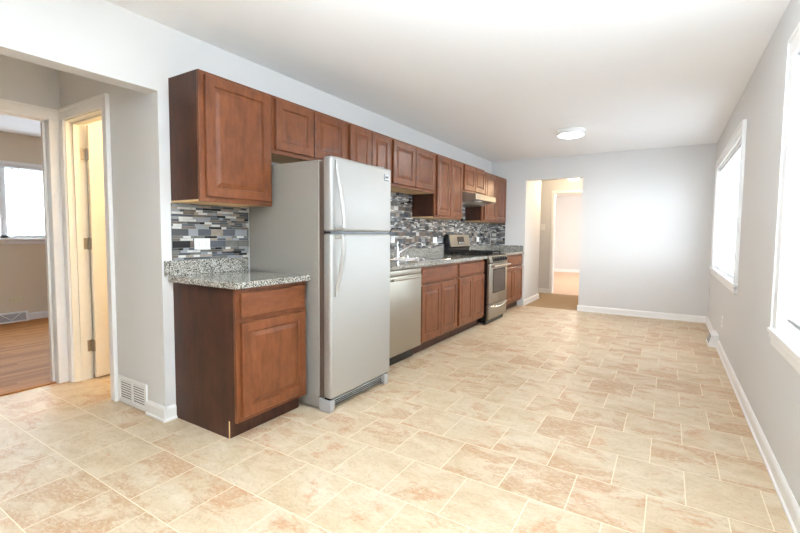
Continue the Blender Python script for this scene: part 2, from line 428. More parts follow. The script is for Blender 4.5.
# closet doorway: casing, jamb and stop
mb = MB()
mb.box(-.665, -.59, Y0-.02, Y0, 0, 2.032, .004).box(XH, -1.285, Y0-.02, Y0, 0, 2.032, .004).box(XH, -.59, Y0-.02, Y0, 2.0322, 2.107, .004)
mb.box(-.605, -.588, Y0-.028, Y0-.001, 0, 2.094, .003).box(XH, -.588, Y0-.028, Y0-.001, 2.0945, 2.113, .003)
struct('trim_1', mb, M['trim'], label='white casing around the narrow doorway')
mb = MB()
mb.box(-1.292, -1.275, Y0-.005, .06, 0, 2.035).box(-.675, -.658, Y0-.005, .06, 0, 2.035).box(-1.292, -.658, Y0-.005, .06, 2.022, 2.042)
mb.box(-1.277, -1.262, -.025, .01, 0, 2.022).box(-.688, -.673, -.025, .01, 0, 2.022).box(-1.277, -.673, -.025, .01, 2.008, 2.024)
struct('trim_2', mb, M['door'], label='cream jamb of the narrow doorway')
# bedroom doorway
mb = MB()
for x0, x1, o0, o1 in ((XH, XH+.018, XH, XH+.026),):
    mb.box(x0, x1, -.15, -.0855, 0, 2.0295, .005)
    mb.box(x0, x1, -1.03, -.95, 0, 2.0295, .003)
    mb.box(x0, x1, -1.03, -.0855, 2.03, 2.0915, .003).box(o0, o1, -1.04, -.0855, 2.092, 2.108, .003)
mb.box(XH-.125, XH+.003, -.150, -.138, 0, 2.04).box(XH-.125, XH+.003, -.962, -.943, 0, 2.04).box(XH-.125, XH+.003, -.962, -.138, 2.025, 2.045)
mb.box(XH-.075, XH-.04, -.17, -.155, 0, 2.03).box(XH-.075, XH-.04, -.945, -.155, 2.012, 2.028)
struct('trim_3', mb, M['trim'], label='white casing and jamb of the doorway to the wood-floored room')
struct('trim_4', MB().box(XH-.12, XH-.015, -.945, -.155, 0, .012, .004), M['oak'], label='wood threshold under the doorway')
# hall far doorway
mb = MB().box(.605, .652, 7.478, 7.5, 0, 2.0295, .003).box(1.448, 1.50, 7.478, 7.5, 0, 2.0295, .003).box(.605, 1.50, 7.478, 7.5, 2.03, 2.078, .003)
mb.box(.646, .662, 7.501, 7.625, 0, 2.025).box(1.438, 1.454, 7.501, 7.625, 0, 2.025).box(.646, 1.454, 7.501, 7.625, 2.0252, 2.04)
struct('trim_5', mb, M['trim'], label='white casing of the doorway beyond the hall')

# closet door standing open into the closet, hinged on the left jamb
dr = thing('door_1', None, None, (-1.262, .06, 0)); tag(dr, 'cream flush door standing open inside the narrow doorway', None, None, 'structure')
obj('door_leaf', MB().box(-1.262, -1.227, .062, .665, .012, 2.015, .003), M['door'], dr)
for z in (1.79, 1.09, .27):
    h = obj('hinge', MB().box(-1.2755, -1.272, .025, .058, z-.045, z+.045).box(-1.2650, -1.2255, .0595, .0618, z-.045, z+.045), M['hinge'], dr)
    obj('hinge_pin', MB().cyl((-1.268, .060, z), .0065, .1, seg=12), M['hinge'], h, True)
k = obj('door_knob', MB().lathe((0, 0, 0), [(.026, 0), (.026, .006), (.010, .012), (.010, .035), (.026, .045), (.027, .06), (.016, .07)]), M['hinge'], dr, True)
k.rotation_euler = (0, PI/2, 0); k.location = (.035, .54, .95)

# ------------------------------------------------------------------ windows
def window_right(name, hole, label, lites, gx=.05):
    y0, y1, z0, z1 = hole
    r = bpy.data.objects.new(name, None); COL.objects.link(r); r.location = (XR, (y0+y1)/2, z0); tag(r, label, None, None, 'structure')
    c = .10
    mb = MB().box(XR-.02, XR, y0-c, y0, z0+.003, z1, .003).box(XR-.02, XR, y1, y1+c, z0+.003, z1, .003).box(XR-.02, XR, y0-c, y1+c, z1+.0002, z1+c, .003)
    mb.box(XR-.028, XR-.0205, y0-c, y0-c+.018, z0+.003, z1+c-.02, .002).box(XR-.028, XR-.0205, y1+c-.018, y1+c, z0+.003, z1+c-.02, .002).box(XR-.028, XR-.0205, y0-c, y1+c, z1+c-.0195, z1+c, .002)
    obj('casing', mb, M['trim'], r)
    obj('sill', MB().box(XR-.036, XR+.06, y0-c-.014, y1+c+.014, z0-.022, z0+.003, .006).box(XR-.022, XR, y0-c, y1+c, z0-.085, z0-.022, .005).box(XR-.03, XR, y0-c, y1+c, z0-.045, z0-.022, .006), M['trim'], r)
    obj('jamb', MB().box(XR, XR+.09, y0, y0+.015, z0, z1).box(XR, XR+.09, y1-.015, y1, z0, z1).box(XR, XR+.09, y0, y1, z1-.015, z1).box(XR+.05, XR+.09, y0, y1, z0, z0+.012), M['vinyl'], r)
    a, b = y0+.015, y1-.015; n = len(lites); tot = sum(lites); y = a
    for i, l in enumerate(lites):
        e = y+(b-a)*l/tot; s = .024; zz0, zz1 = z0+.012, z1-.015; x0, x1 = XR+gx, XR+gx+.025
        sash = obj('sash', MB().box(x0, x1, y, y+s, zz0, zz1, .004).box(x0, x1, e-s, e, zz0, zz1, .004).box(x0, x1, y+s, e-s, zz0, zz0+s, .004).box(x0, x1, y+s, e-s, zz1-s, zz1, .004), M['vinyl'], r)
        obj('pane', MB().box(x0+.014, x0+.018, y+s, e-s, zz0+s, zz1-s), M['glass'], sash)
        y = e
    return r
window_right('window_1', WA, 'far window on the right wall with white casing', [1, 1.9])
window_right('window_2', WB, 'near window at the right edge of the photo', [1])
# blind headrails and cord
for (y0, y1, z0, z1), gap, rail_mat, lab in ((WA, .008, M['vinyl'], 'white slatted blind lowered in the far right window'), (WB, .058, M['grey_plastic'], 'white slatted blind with a grey bottom rail in the near right window')):
    t = thing('window_blind', lab, 'window blind', (XR+.03, (y0+y1)/2, z1-.06), 'lowered blinds on the right wall')
    obj('headrail', MB().box(XR+.012, XR+.044, y0+.02, y1-.02, z1-.045, z1-.016, .003), M['vinyl'], t)
    mb = MB(); zz = z0+gap+.022
    while zz < z1-.05:
        mb.prism([(XR+.016, zz+.001), (XR+.029, zz+.0034), (XR+.042, zz+.001), (XR+.042, zz+.0004), (XR+.029, zz+.0028), (XR+.016, zz+.0004)], y0+.025, y1-.025, 'y'); zz += .0235
    obj('slats', mb, M['vinyl'], t)
    obj('bottom_rail', MB().box(XR+.017, XR+.041, y0+.025, y1-.025, z0+gap, z0+gap+.016, .003), rail_mat, t)
pts = []
for i in range(60):
    u = i/59; yy = 3.18+1.85*u
    pts.append((XR-.012+.024*math.sin(u*17), yy, WA[2]+.006+.012*abs(math.sin(u*9.5))))
tag(obj('blind_cord', MB().tube(pts, .004, 6), plain('white_cord', sr(232, 232, 232), .8), None, True, at=(XR-.012, 4.1, WA[2])), 'loose pale blind cord lying along the sill of the far right window', 'cord')

# bedroom window
r = bpy.data.objects.new('window_3', None); COL.objects.link(r); r.location = (-4.57, .47, 1.09); tag(r, 'bright window in the room at far left', None, None, 'structure')
y0, y1, z0, z1 = -.6, 1.55, 1.09, 2.03
obj('casing', MB().box(-4.57, -4.55, y0-.07, y1+.07, z1+.0003, z1+.045, .004).box(-4.57, -4.55, y0-.07, y0, z0, z1, .004).box(-4.57, -4.55, y1, y1+.07, z0, z1, .004), M['trim'], r)
obj('sill', MB().box(-4.61, -4.52, y0-.09, y1+.09, z0-.025, z0, .005).box(-4.57, -4.55, y0-.07, y1+.07, z0-.075, z0-.025, .004), M['trim'], r)
for a, b in ((y0, .46), (.46, y1)):
    s = obj('sash', MB().box(-4.67, -4.62, a, a+.035, z0, z1).box(-4.67, -4.62, b-.035, b, z0, z1).box(-4.67, -4.62, a, b, z0, z0+.035).box(-4.67, -4.62, a, b, z1-.035, z1), M['vinyl'], r)
    obj('pane', MB().box(-4.648, -4.644, a+.035, b-.035, z0+.035, z1-.035), M['glass'], s)
t = thing('window_blind', 'narrow stack of white blind slats in the far-left room window', 'window blind', (-4.59, .53, 1.1))
mb = MB()
for i in range(36): mb.box(-4.605, -4.585, .5, .57, 1.12+i*.0245, 1.133+i*.0245)
obj('slats', mb, M['vinyl'], t)
obj('headrail', MB().box(-4.61, -4.575, -.58, 1.53, 2.0, 2.028), M['vinyl'], t)
obj('wand', MB().tube([(-4.578, .62, 2.0), (-4.578, .622, 1.4)], .005, 6), M['grey_plastic'], t, True)
# back window, front room window
def simple_window(name, boxes, pane, label, loc):
    r = bpy.data.objects.new(name, None); COL.objects.link(r); r.location = loc; tag(r, label, None, None, 'structure')
    mb = MB()
    for b in boxes: mb.box(*b)
    f = obj('sash', mb, M['vinyl'], r); obj('pane', MB().box(*pane), M['glass'], f)
simple_window('window_4', [(3.33, 3.39, 9.0, 9.06, .6, 2.2), (3.33, 3.39, 11.54, 11.6, .6, 2.2), (3.33, 3.39, 9.06, 11.54, .6, .66), (3.33, 3.39, 9.06, 11.54, 2.14, 2.2)], (3.355, 3.36, 9.06, 11.54, .66, 2.14), 'window of the room beyond the hall', (3.35, 10.3, .6))

# outdoors
tag(obj('ground', MB().box(-20, 25, -20, 30, -.5, -.4), M['snow']), 'snowy ground outside the windows', None, None, 'structure')
g = thing('garden_railing', 'low dark garden rail outside the near right window', 'railing', (3.65, 0, -.4))
obj('top_rail', MB().box(3.61, 3.69, -6, 3.98, .40, .46, .01), M['stone_cap'], g)
for y in (3.9, 1.2, -1.5, -4.2): obj('post', MB().box(3.625, 3.675, y-.03, y+.03, -.4, .3995), M['white_block'], g)

# ------------------------------------------------------------------ cabinets
def upper_cabinet(y0, y1, zb, label, doors, xf=.305, zt=2.13):
    t = thing('wall_cabinet', label, 'cabinet', (0, (y0+y1)/2, zb), 'upper kitchen cabinets')
    g = .0015
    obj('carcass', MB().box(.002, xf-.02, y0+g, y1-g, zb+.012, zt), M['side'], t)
    obj('bottom_panel', MB().box(.002, xf-.002, y0+g+.001, y1-g-.001, zb, zb+.0115), M['birch'], t)
    obj('face_frame', MB().box(xf-.0195, xf, y0+g, y1-g, zb, zt, .0015), M['wood'], t)
    for a, b in doors:
        obj('door', MB().panel_door(xf+.0005, a, b, zb+.028, zt-.022), M['wood'], t)
    return t
upper_cabinet(0, .540, 1.372, 'tall single-door cherry-brown wall cabinet at the near end above the outlet', [(.035, .508)])
upper_cabinet(.540, 1.35, 1.737, 'short two-door cherry-brown wall cabinet above the front of the refrigerator', [(.567, .932), (.945, 1.325)])
upper_cabinet(1.35, 2.02, 1.66, 'two-door cherry-brown wall cabinet just past the refrigerator top', [(1.378, 1.68), (1.69, 1.995)])
upper_cabinet(2.02, 2.96, 1.66, 'two-door cherry-brown wall cabinet hanging over the sink', [(2.052, 2.478), (2.49, 2.925)])
upper_cabinet(2.96, 3.74, 1.385, 'tall two-door cherry-brown wall cabinet between sink and range hood', [(2.995, 3.345), (3.355, 3.71)])
upper_cabinet(3.74, 4.55, 1.755, 'short two-door cherry-brown wall cabinet right above the range hood', [(3.775, 4.135), (4.145, 4.515)])
upper_cabinet(4.55, 5.655, 1.385, 'tall two-door cherry-brown wall cabinet in the far corner', [(4.63, 5.10), (5.11, 5.60)], xf=.268)

def base_cabinet(y0, y1, label, xf=.61, doors=1, end=False, sink=False):
    t = thing('base_cabinet', label, 'cabinet', (xf/2, (y0+y1)/2, 0), 'base kitchen cabinets')
    g = .0015; zt = .876; toe = xf-.075
    zc = .70 if sink else zt
    mb = MB().prism([(.002, 0), (toe, 0), (toe, .105), (xf-.02, .105), (xf-.02, zc), (.002, zc)], y0+g, y1-g, 'y')
    if sink: mb.box(.002, xf-.02, y0+g, y0+g+.015, zc, zt).box(.002, xf-.02, y1-g-.015, y1-g, zc, zt)
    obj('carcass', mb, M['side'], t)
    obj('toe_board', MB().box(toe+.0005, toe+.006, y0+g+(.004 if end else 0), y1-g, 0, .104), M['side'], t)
    if end:
        o = obj('edge_strip', MB().box(toe+.0005, toe+.0065, y0+g, y0+g+.0035, 0, .104), M['birch'], t); o['label'] = 'raw pale edge strip'
    obj('face_frame', MB().box(xf-.0195, xf, y0+g, y1-g, .105, zt, .0015), M['wood'], t)
    a, b = y0+.03, y1-.022
    obj('drawer_front', MB().slab_front(xf+.0005, a, b, .705, .848), M['wood_h'], t)
    if doors == 1: obj('door', MB().panel_door(xf+.0005, a, b, .135, .68), M['wood'], t)
    else:
        m = (a+b)/2
        obj('door', MB().panel_door(xf+.0005, a, m-.002, .135, .68), M['wood'], t)
        obj('door', MB().panel_door(xf+.0005, m+.002, b, .135, .68), M['wood'], t)
    return t
base_cabinet(0, .548, 'near one-door base cabinet with drawer, dark end panel and granite top', end=True)
base_cabinet(2.075, 2.95, 'two-door base cabinet beside the dishwasher, under the sink', doors=2, sink=True)
base_cabinet(2.955, 3.785, 'two-door base cabinet with drawer on the left of the range', doors=2)
base_cabinet(4.585, 5.655, 'two-door base cabinet with drawer in the far corner past the range', xf=.565, doors=2)

# ------------------------------------------------------------------ countertops
t = thing('countertop', 'small granite countertop on the near base cabinet', 'countertop', (.33, .26, .877), 'granite countertops')
obj('slab', MB().box(.002, .65, -.03, .554, .8775, .914, .004), M['granite'], t)
obj('splash', MB().box(.002, .024, -.055, .56, .9145, 1.010, .002), M['granite'], t)
t = thing('countertop', 'long granite countertop around the sink from refrigerator to range', 'countertop', (.33, 2.6, .877), 'granite countertops')
sy0, sy1, sx0, sx1 = 2.16, 2.86, .14, .56
obj('slab', MB().box(.002, sx0, 1.47, 3.79, .8775, .914).box(sx1, .655, 1.47, 3.79, .8775, .914).box(sx0, sx1, 1.47, sy0, .8775, .914).box(sx0, sx1, sy1, 3.79, .8775, .914), M['granite'], t)
obj('splash', MB().box(.002, .024, 1.45, 3.79, .9145, 1.010, .002), M['granite'], t)
t = thing('countertop', 'granite countertop in the far corner past the range', 'countertop', (.3, 5.1, .877), 'granite countertops')
obj('slab', MB().box(.002, .602, 4.575, 5.662, .8775, .914, .004), M['granite'], t)
obj('splash', MB().box(.002, .024, 4.56, 5.662, .9145, 1.010, .002).box(.025, .585, 5.64, 5.662, .9145, 1.010, .002), M['granite'], t)

# ------------------------------------------------------------------ mosaic backsplashes
ROWS = [.0155]*5+[.046]+[.0155]*2+[.046]+[.0155]*11+[.046]+[.0155]*2+[.046]+[.0155]*8+[.046]
WTHIN = [16, 9, 12, 18, 13, 11, 14, 10]; WTHICK = [17, 18, 10, 7, 14, 10, 10, 12]
def mosaic(regions, label, loc, name='tile_backsplash', plane='x', const=0, wthin=WTHIN, wthick=WTHICK):
    """regions: (a0,a1,z0,z1) on the wall; one sheet of mosaic"""
    mb = MB(); lo = min(r[0] for r in regions); hi = max(r[1] for r in regions)
    def bx(a0, a1, z0, z1, d0, d1, mi):
        if plane == 'x': mb.box(const+d0, const+d1, a0, a1, z0, z1, mi=mi)
        else: mb.box(a0, a1, const-d1, const-d0, z0, z1, mi=mi)
    for a0, a1, z0, z1 in regions: bx(a0, a1, z0, z1, .0008, .005, 0)
    z = 1.011; i = 0
    while z < 1.66:
        h = ROWS[i % len(ROWS)]; thick = h > .03; a = lo-random.random()*.1
        while a < hi:
            L = random.uniform(.06, .12) if thick else random.uniform(.03, .10)
            mi = 1+random.choices(range(8), wthick if thick else wthin)[0]
            d = random.uniform(.0068, .0086)
            for a0, a1, z0, z1 in regions:
                p, q, u, w = max(a, a0), min(a+L-.002, a1), max(z, z0), min(z+h-.002, z1)
                if q-p > .004 and w-u > .004: bx(p, q, u, w, .0051, d, mi)
            a += L
        z += h; i += 1
    o = obj(name, mb, [M['grout']]+MOS, at=loc); return tag(o, label, 'backsplash', 'mosaic tile backsplashes')
mosaic([(-.002, .576, 1.0105, 1.3715)], 'strip mosaic backsplash above the near granite counter', (0, .28, 1.01), wthin=[12, 12, 18, 22, 9, 12, 7, 12], wthick=[14, 24, 18, 14, 8, 10, 3, 14])  # paler tile mix stands in for stronger window light on this sheet
mosaic([(1.5, 2.958, 1.0105, 1.3845), (2.0, 2.958, 1.3845, 1.6595), (2.961, 3.738, 1.0105, 1.3845), (3.742, 4.548, 1.0105, 1.5795), (4.552, 5.655, 1.0105, 1.3845)], 'long strip mosaic backsplash behind the sink and range', (0, 3.5, 1.01))
mosaic([(.012, .262, 1.0105, 1.3845)], 'narrow strip mosaic backsplash on the far wall in the corner', (.14, YF, 1.01), plane='y', const=YF)

# ------------------------------------------------------------------ outlets and switches
def outlet(label, loc, face, w, h, mat, kind, cat='outlet', group='wall plates'):
    """face: 'x+','x-','y-' direction the plate looks; w along the wall; kind: 'duplex_h','duplex_v','toggle'"""
    t = thing('wall_outlet' if cat == 'outlet' else 'light_switch', label, cat, loc, group)
    def bx(mb, a0, a1, z0, z1, d0, d1, bev=0):
        if face == 'x+': mb.box(loc[0]+d0, loc[0]+d1, loc[1]+a0, loc[1]+a1, loc[2]+z0, loc[2]+z1, bev)
        elif face == 'x-': mb.box(loc[0]-d1, loc[0]-d0, loc[1]+a0, loc[1]+a1, loc[2]+z0, loc[2]+z1, bev)
        else: mb.box(loc[0]+a0, loc[0]+a1, loc[1]-d1, loc[1]-d0, loc[2]+z0, loc[2]+z1, bev)
        return mb
    obj('plate', bx(MB(), -w/2, w/2, -h/2, h/2, .0002, .006, .002), mat, t)
    if kind == 'toggle':
        obj('toggle', bx(MB(), -.005, .005, -.008, .012, .0062, .016, .001), mat, t)
    else:
        for s in (-1, 1):
            a, z = (s*.024, 0) if kind == 'duplex_h' else (0, s*.02)
            rw, rh = (.034, .028) if kind == 'duplex_h' else (.03, .028)
            o = obj('receptacle', bx(MB(), a-rw/2, a+rw/2, z-rh/2, z+rh/2, .0062, .0085, .001), mat, t)
            mb = MB()
            if kind == 'duplex_h':
                bx(mb, a-.004, a+.004, z-.008, z-.005, .0086, .0092); bx(mb, a-.004, a+.004, z+.005, z+.008, .0086, .0092)
            else:
                bx(mb, a-.007, a-.005, z-.004, z+.004, .0086, .0092); bx(mb, a+.005, a+.007, z-.004, z+.004, .0086, .0092)
            obj('slots', mb, M['slot'], o)
    return t
outlet('white horizontal outlet in the mosaic above the near counter', (.0088, .2, 1.112), 'x+', .112, .072, M['white_plastic'], 'duplex_h')
outlet('white outlet in the mosaic beside the refrigerator, left of the faucet', (.0088, 2.53, 1.125), 'x+', .075, .075, M['white_plastic'], 'duplex_v')
outlet('white outlet in the mosaic just left of the range backguard', (.0088, 3.555, 1.112), 'x+', .11, .078, M['white_plastic'], 'duplex_v')
outlet('white outlet in the mosaic right of the range backguard', (.0088, 5.06, 1.11), 'x+', .11, .08, M['white_plastic'], 'duplex_v')
outlet('white outlet low on the right wall between the two windows', (XR, 3.85, .33), 'x-', .072, .115, M['white_plastic'], 'duplex_v')
outlet('ivory outlet above the register in the wood-floored room', (-4.57, .53, .29), 'x+', .115, .072, M['ivory'], 'duplex_h')
outlet('white light switch on the hall wall beyond the passage', (.44, 7.5, 1.35), 'y-', .09, .13, M['white_plastic'], 'toggle', 'switch')

# ------------------------------------------------------------------ refrigerator
f = thing('refrigerator', 'stainless top-freezer refrigerator with curved handles and grey sides', 'refrigerator', (.42, .92, 0))
fy0, fy1 = .577, 1.268
obj('case', MB().box(.014, .70, fy0, fy1, .02, 1.665, .006), M['fridge_side'], f)
obj('gasket', MB().box(.7005, .7395, fy0+.008, fy1-.008, .10, 1.655), M['gasket'], f)
def fridge_door(z0, z1):
    mb = MB().box(.74, .812, fy0-.004, fy1+.004, z0, z1, .018, 4); return mb
d1 = obj('freezer_door', fridge_door(1.203, 1.684), M['steel_fridge'], f, True)
d2 = obj('fresh_food_door', fridge_door(.098, 1.188), M['steel_fridge'], f, True)
obj('door_gap_trim', MB().box(.745, .80, fy0+.004, fy1-.004, 1.189, 1.2025), M['black'], f)
def bow(z_far, z_near, par):
    pts = []
    for i in range(19):
        u = i/18; z = z_far+(z_near-z_far)*u
        pts.append((.818+.064*math.sin(min(1, u*1.02)*PI*.5)**1.2, .618, z))
    pts.append((.866, .618, z_near+(.012 if z_near > z_far else -.012)))
    h = obj('handle', MB().tube(pts, [.011+.007*math.sin(PI*.5*min(1, i/9)) for i in range(len(pts))], 12, .7), M['steel_fridge'], par, True)
    obj('handle_mount', MB().box(.811, .872, .606, .630, z_near-.012, z_near+.012, .004), M['steel_fridge'], h)
    obj('handle_mount', MB().box(.811, .826, .606, .630, z_far-.015, z_far+.015, .004), M['steel_fridge'], h)
bow(1.645, 1.225, d1); bow(.79, 1.165, d2)
b = obj('badge', MB().box(.8125, .815, 1.165, 1.235, 1.585, 1.640, .001), M['steel_dark'], d1); b['label'] = 'small dark-edged maker badge'
mb = MB().box(.8152, .8160, 1.170, 1.230, 1.588, 1.594).box(.8152, .8160, 1.170, 1.176, 1.588, 1.637)
for k in range(3): mb.box(.8152, .8160, 1.186+.014*k, 1.192+.014*k, 1.606, 1.626)
mb.box(.8152, .8160, 1.186, 1.222, 1.614, 1.618)
obj('badge_lettering', mb, M['black'], b)
obj('base_grille', MB().box(.66, .775, fy0+.04, fy1-.04, .028, .075, .004), M['grey_plastic'], f)
mb = MB()
for k in range(3): mb.box(.7755, .778, fy0+.07, fy1-.07, .034+.013*k, .040+.013*k)
obj('grille_slots', mb, M['black'], f)
for a in (fy0, fy1-.045):
    obj('foot', MB().prism([(.70, 0), (.785, 0), (.795, .012), (.795, .075), (.785, .088), (.70, .088)], a, a+.045, 'y', .003), M['grey_plastic'], f)
    obj('hinge_cap', MB().box(.745, .79, a+.004, a+.04, .0885, .0975), M['black'], f)
obj('top_hinge_cover', MB().box(.66, .76, fy1-.09, fy1-.02, 1.685, 1.70, .004), M['grey_plastic'], f)
obj('rear_leveler', MB().box(.08, .14, fy0+.03, fy1-.03, 0, .02), M['black'], f)

# ------------------------------------------------------------------ dishwasher
d = thing('dishwasher', 'stainless dishwasher with a bar handle under the granite counter', 'dishwasher', (.32, 1.81, 0))
dy0, dy1 = 1.50, 2.07
obj('tub', MB().box(.05, .60, dy0+.01, dy1-.01, .116, .868), M['grey_plastic'], d)
obj('door_panel', MB().box(.602, .642, dy0, dy1, .115, .815, .005, 3), M['steel_reflect_tint'], d, True)
cp = obj('control_strip', MB().box(.602, .64, dy0, dy1, .818, .868, .005, 3), M['steel_reflect_tint'], d, True)
h = obj('handle', MB().tube([(.666, dy0+.03, .79), (.670, 1.8, .79), (.666, dy1-.06, .79)], .011, 12), M['steel_reflect_tint'], d, True)
for y in (dy0+.045, dy1-.10): obj('handle_post', MB().box(.641, .666, y, y+.02, .783, .797, .003), M['steel_reflect_tint'], h)
obj('toe_panel', MB().box(.52, .555, dy0+.005, dy1-.005, 0, .11), M['black'], d)
obj('badge', MB().cyl((.643, 1.70, .45), .006, .002, 'x', seg=16), M['chrome'], d)

# ------------------------------------------------------------------ sink and faucet
s = thing('kitchen_sink', 'stainless drop-in sink set in the granite counter', 'sink', (.35, 2.51, .914))
e = .018
def rl(x0, x1, y0, y1, z, rad=.03):
    P = []
    for cx, cy, a in ((x1-rad, y1-rad, 0), (x0+rad, y1-rad, PI/2), (x0+rad, y0+rad, PI), (x1-rad, y0+rad, 3*PI/2)):
        for k in range(5): P.append((cx+rad*math.cos(a+k*PI/8), cy+rad*math.sin(a+k*PI/8), z))
    return P
obj('bowl', MB().rings([rl(sx0-e, sx1+e, sy0-e, sy1+e, .9145), rl(sx0-e+.003, sx1+e-.003, sy0-e+.003, sy1+e-.003, .920), rl(sx0+.012, sx1-.012, sy0+.012, sy1-.012, .9195), rl(sx0+.018, sx1-.018, sy0+.018, sy1-.018, .905), rl(sx0+.035, sx1-.035, sy0+.035, sy1-.035, .74)], cap=False), M['chrome'], s, True)
obj('bowl_floor', MB().box(sx0+.035, sx1-.035, sy0+.035, sy1-.035, .735, .741), M['chrome'], s)
obj('drain', MB().cyl((.35, 2.51, .7425), .045, .003), M['steel_dark'], s)
f = thing('kitchen_faucet', 'chrome faucet with upright lever and rising spout behind the sink', 'faucet', (.085, 2.51, .915))
fx, fy = .085, 2.51
obj('deck_plate', MB().box(fx-.028, fx+.028, fy-.12, fy+.12, .9145, .930, .007, 3), M['chrome'], f, True)
obj('body', MB().lathe((fx, fy, .930), [(.024, 0), (.021, .03), (.018, .08), (.015, .1)]), M['chrome'], f, True)
obj('lever', MB().tube([(fx, fy, 1.028), (fx-.005, fy, 1.07), (fx+.005, fy, 1.105), (fx+.02, fy, 1.13)], [.014, .009, .008, .007], 10), M['chrome'], f, True)
obj('spout', MB().tube([(fx+.01, fy+.01, .975), (fx+.06, fy+.05, 1.02), (fx+.13, fy+.09, 1.065), (fx+.19, fy+.12, 1.095), (fx+.225, fy+.14, 1.09), (fx+.235, fy+.145, 1.06)], [.011, .010, .009, .009, .010, .011], 12), M['chrome'], f, True)
s = thing('sink_sprayer', 'short chrome side sprayer right of the faucet', 'sprayer', (.085, 2.72, .915))
obj('holder', MB().lathe((.085, 2.72, .9145), [(.022, 0), (.02, .012), (.014, .03)]), M['chrome'], s, True)
obj('spray_head', MB().tube([(.085, 2.72, .943), (.087, 2.72, .99), (.10, 2.722, 1.02)], [.012, .013, .017], 12), M['chrome'], s, True)

# ------------------------------------------------------------------ range
r = thing('gas_range', 'stainless gas range with black sides, oven window and knobs', 'range', (.35, 4.17, 0))
ry0, ry1 = 3.805, 4.515
obj('body', MB().box(.03, .645, ry0, ry1, .03, .905), M['black'], r)
obj('cooktop', MB().box(.03, .665, ry0, ry1, .9055, .922, .004), M['black'], r)
cpn = obj('control_panel', MB().prism([(.646, .815), (.695, .822), (.672, .905), (.646, .905)], ry0, ry1, 'y', .003), M['steel_reflect_tint'], r)
obj('knob_strip', MB().prism([(.6955, .832), (.6965, .832), (.678, .895), (.677, .895)], ry0+.10, ry1-.04, 'y'), M['black'], cpn)
for k in range(5):
    y = ry0+.16+k*(ry1-ry0-.28)/4
    kn = obj('knob', MB().cyl((.704, y, .864), .02, .032, 'x', r2=.017, seg=20, bev=.002), M['black_matte'], cpn, True)
    obj('knob_ring', MB().cyl((.6895, y, .864), .026, .004, 'x', seg=20), M['steel_reflect_tint'], kn, True)
od = obj('oven_door', MB().box(.646, .69, ry0+.004, ry1-.004, .275, .808, .006, 3), M['steel_reflect_tint'], r, True)
obj('window', MB().box(.6895, .6925, ry0+.14, ry1-.12, .43, .715, .001), M['darkglass'], od)
obj('window_border', MB().box(.6895, .6915, ry0+.115, ry0+.139, .41, .735).box(.6895, .6915, ry1-.119, ry1-.095, .41, .735).box(.6895, .6915, ry0+.139, ry1-.119, .41, .429).box(.6895, .6915, ry0+.139, ry1-.119, .716, .735), M['black'], od)
h = obj('handle', MB().tube([(.735, ry0+.03, .775), (.742, (ry0+ry1)/2, .775), (.735, ry1-.03, .775)], .013, 12), M['chrome'], od, True)
for y in (ry0+.04, ry1-.065): obj('handle_post', MB().box(.689, .735, y, y+.025, .764, .786, .003), M['steel_reflect_tint'], h)
b = obj('badge', MB().cyl((.6915, (ry0+ry1)/2+.01, .345), .022, .003, 'x', seg=24), M['chrome'], od); b['label'] = 'round pale maker badge'
dw = obj('drawer', MB().box(.646, .688, ry0+.004, ry1-.004, .07, .262, .006, 3), M['steel_reflect_tint'], r, True)
pts = [(.690+.022*math.sin(PI*i/12), ry0+.03+(ry1-ry0-.06)*i/12, .245-.028*math.sin(PI*i/12)) for i in range(13)]
obj('drawer_pull', MB().tube(pts, .014, 10, .8), M['chrome'], dw, True)
obj('kick_panel', MB().box(.60, .64, ry0+.01, ry1-.01, 0, .069), M['black'], r)
bg = obj('backguard', MB().prism([(.03, .922), (.10, .922), (.10, 1.0), (.115, 1.01), (.085, 1.185), (.03, 1.185)], ry0, ry1, 'y', .004), M['black'], r)
obj('backguard_face', MB().prism([(.1155, 1.018), (.1185, 1.018), (.089, 1.182), (.086, 1.182)], ry0+.02, ry1-.01, 'y'), M['steel_reflect_tint'], bg)
o = obj('clock_display', MB().prism([(.1165, 1.05), (.1168, 1.05), (.098, 1.155), (.0965, 1.155)], 4.07, 4.29, 'y'), M['black'], bg)
for v in o.data.vertices: v.co.x += .0012
mb = MB()
for k in range(4): mb.box(.1140, .1165, 4.085+.052*k, 4.125+.052*k, 1.057, 1.078)
o2 = obj('display_buttons', mb, M['grey_plastic'], o)
for v in o2.data.vertices: v.co.x += .0025
for gy in (ry0+.20, ry1-.20):
    mb = MB()
    for dx in (.18, .36, .54): mb.box(dx-.006, dx+.006, gy-.165, gy+.165, .945, .958)
    for dy in (-.165, -.055, .055, .165): mb.box(.14, .60, gy+dy-.006, gy+dy+.006, .945, .958)
    for dx in (.145, .585):
        for dy in (-.16, .16): mb.box(dx-.008, dx+.008, gy+dy-.008, gy+dy+.008, .9222, .946)
    obj('grate', mb, M['black_matte'], r)
    for bx_ in (.25, .48): obj('burner', MB().cyl((bx_, gy, .929), .045, .014, seg=20, bev=.003), M['black_matte'], r, True)

# ------------------------------------------------------------------ range hood
h = thing('range_hood', 'stainless under-cabinet range hood with a jutting front lip', 'range hood', (.25, 4.15, 1.6))
hy0, hy1 = 3.745, 4.50
obj('shell', MB().prism([(.008, 1.7535), (.30, 1.7535), (.495, 1.722), (.502, 1.648), (.487, 1.642), (.30, 1.628), (.008, 1.628)], hy0, hy1, 'y', .003), M['steel_reflect_tint'], h)
obj('filter_pan', MB().prism([(.02, 1.627), (.38, 1.632), (.33, 1.603), (.02, 1.588)], hy0+.01, hy1-.01, 'y'), M['steel_dark'], h)
obj('lamp_lens', MB().box(.41, .47, 3.9, 4.05, 1.630, 1.6375), M['white_plastic'], h)

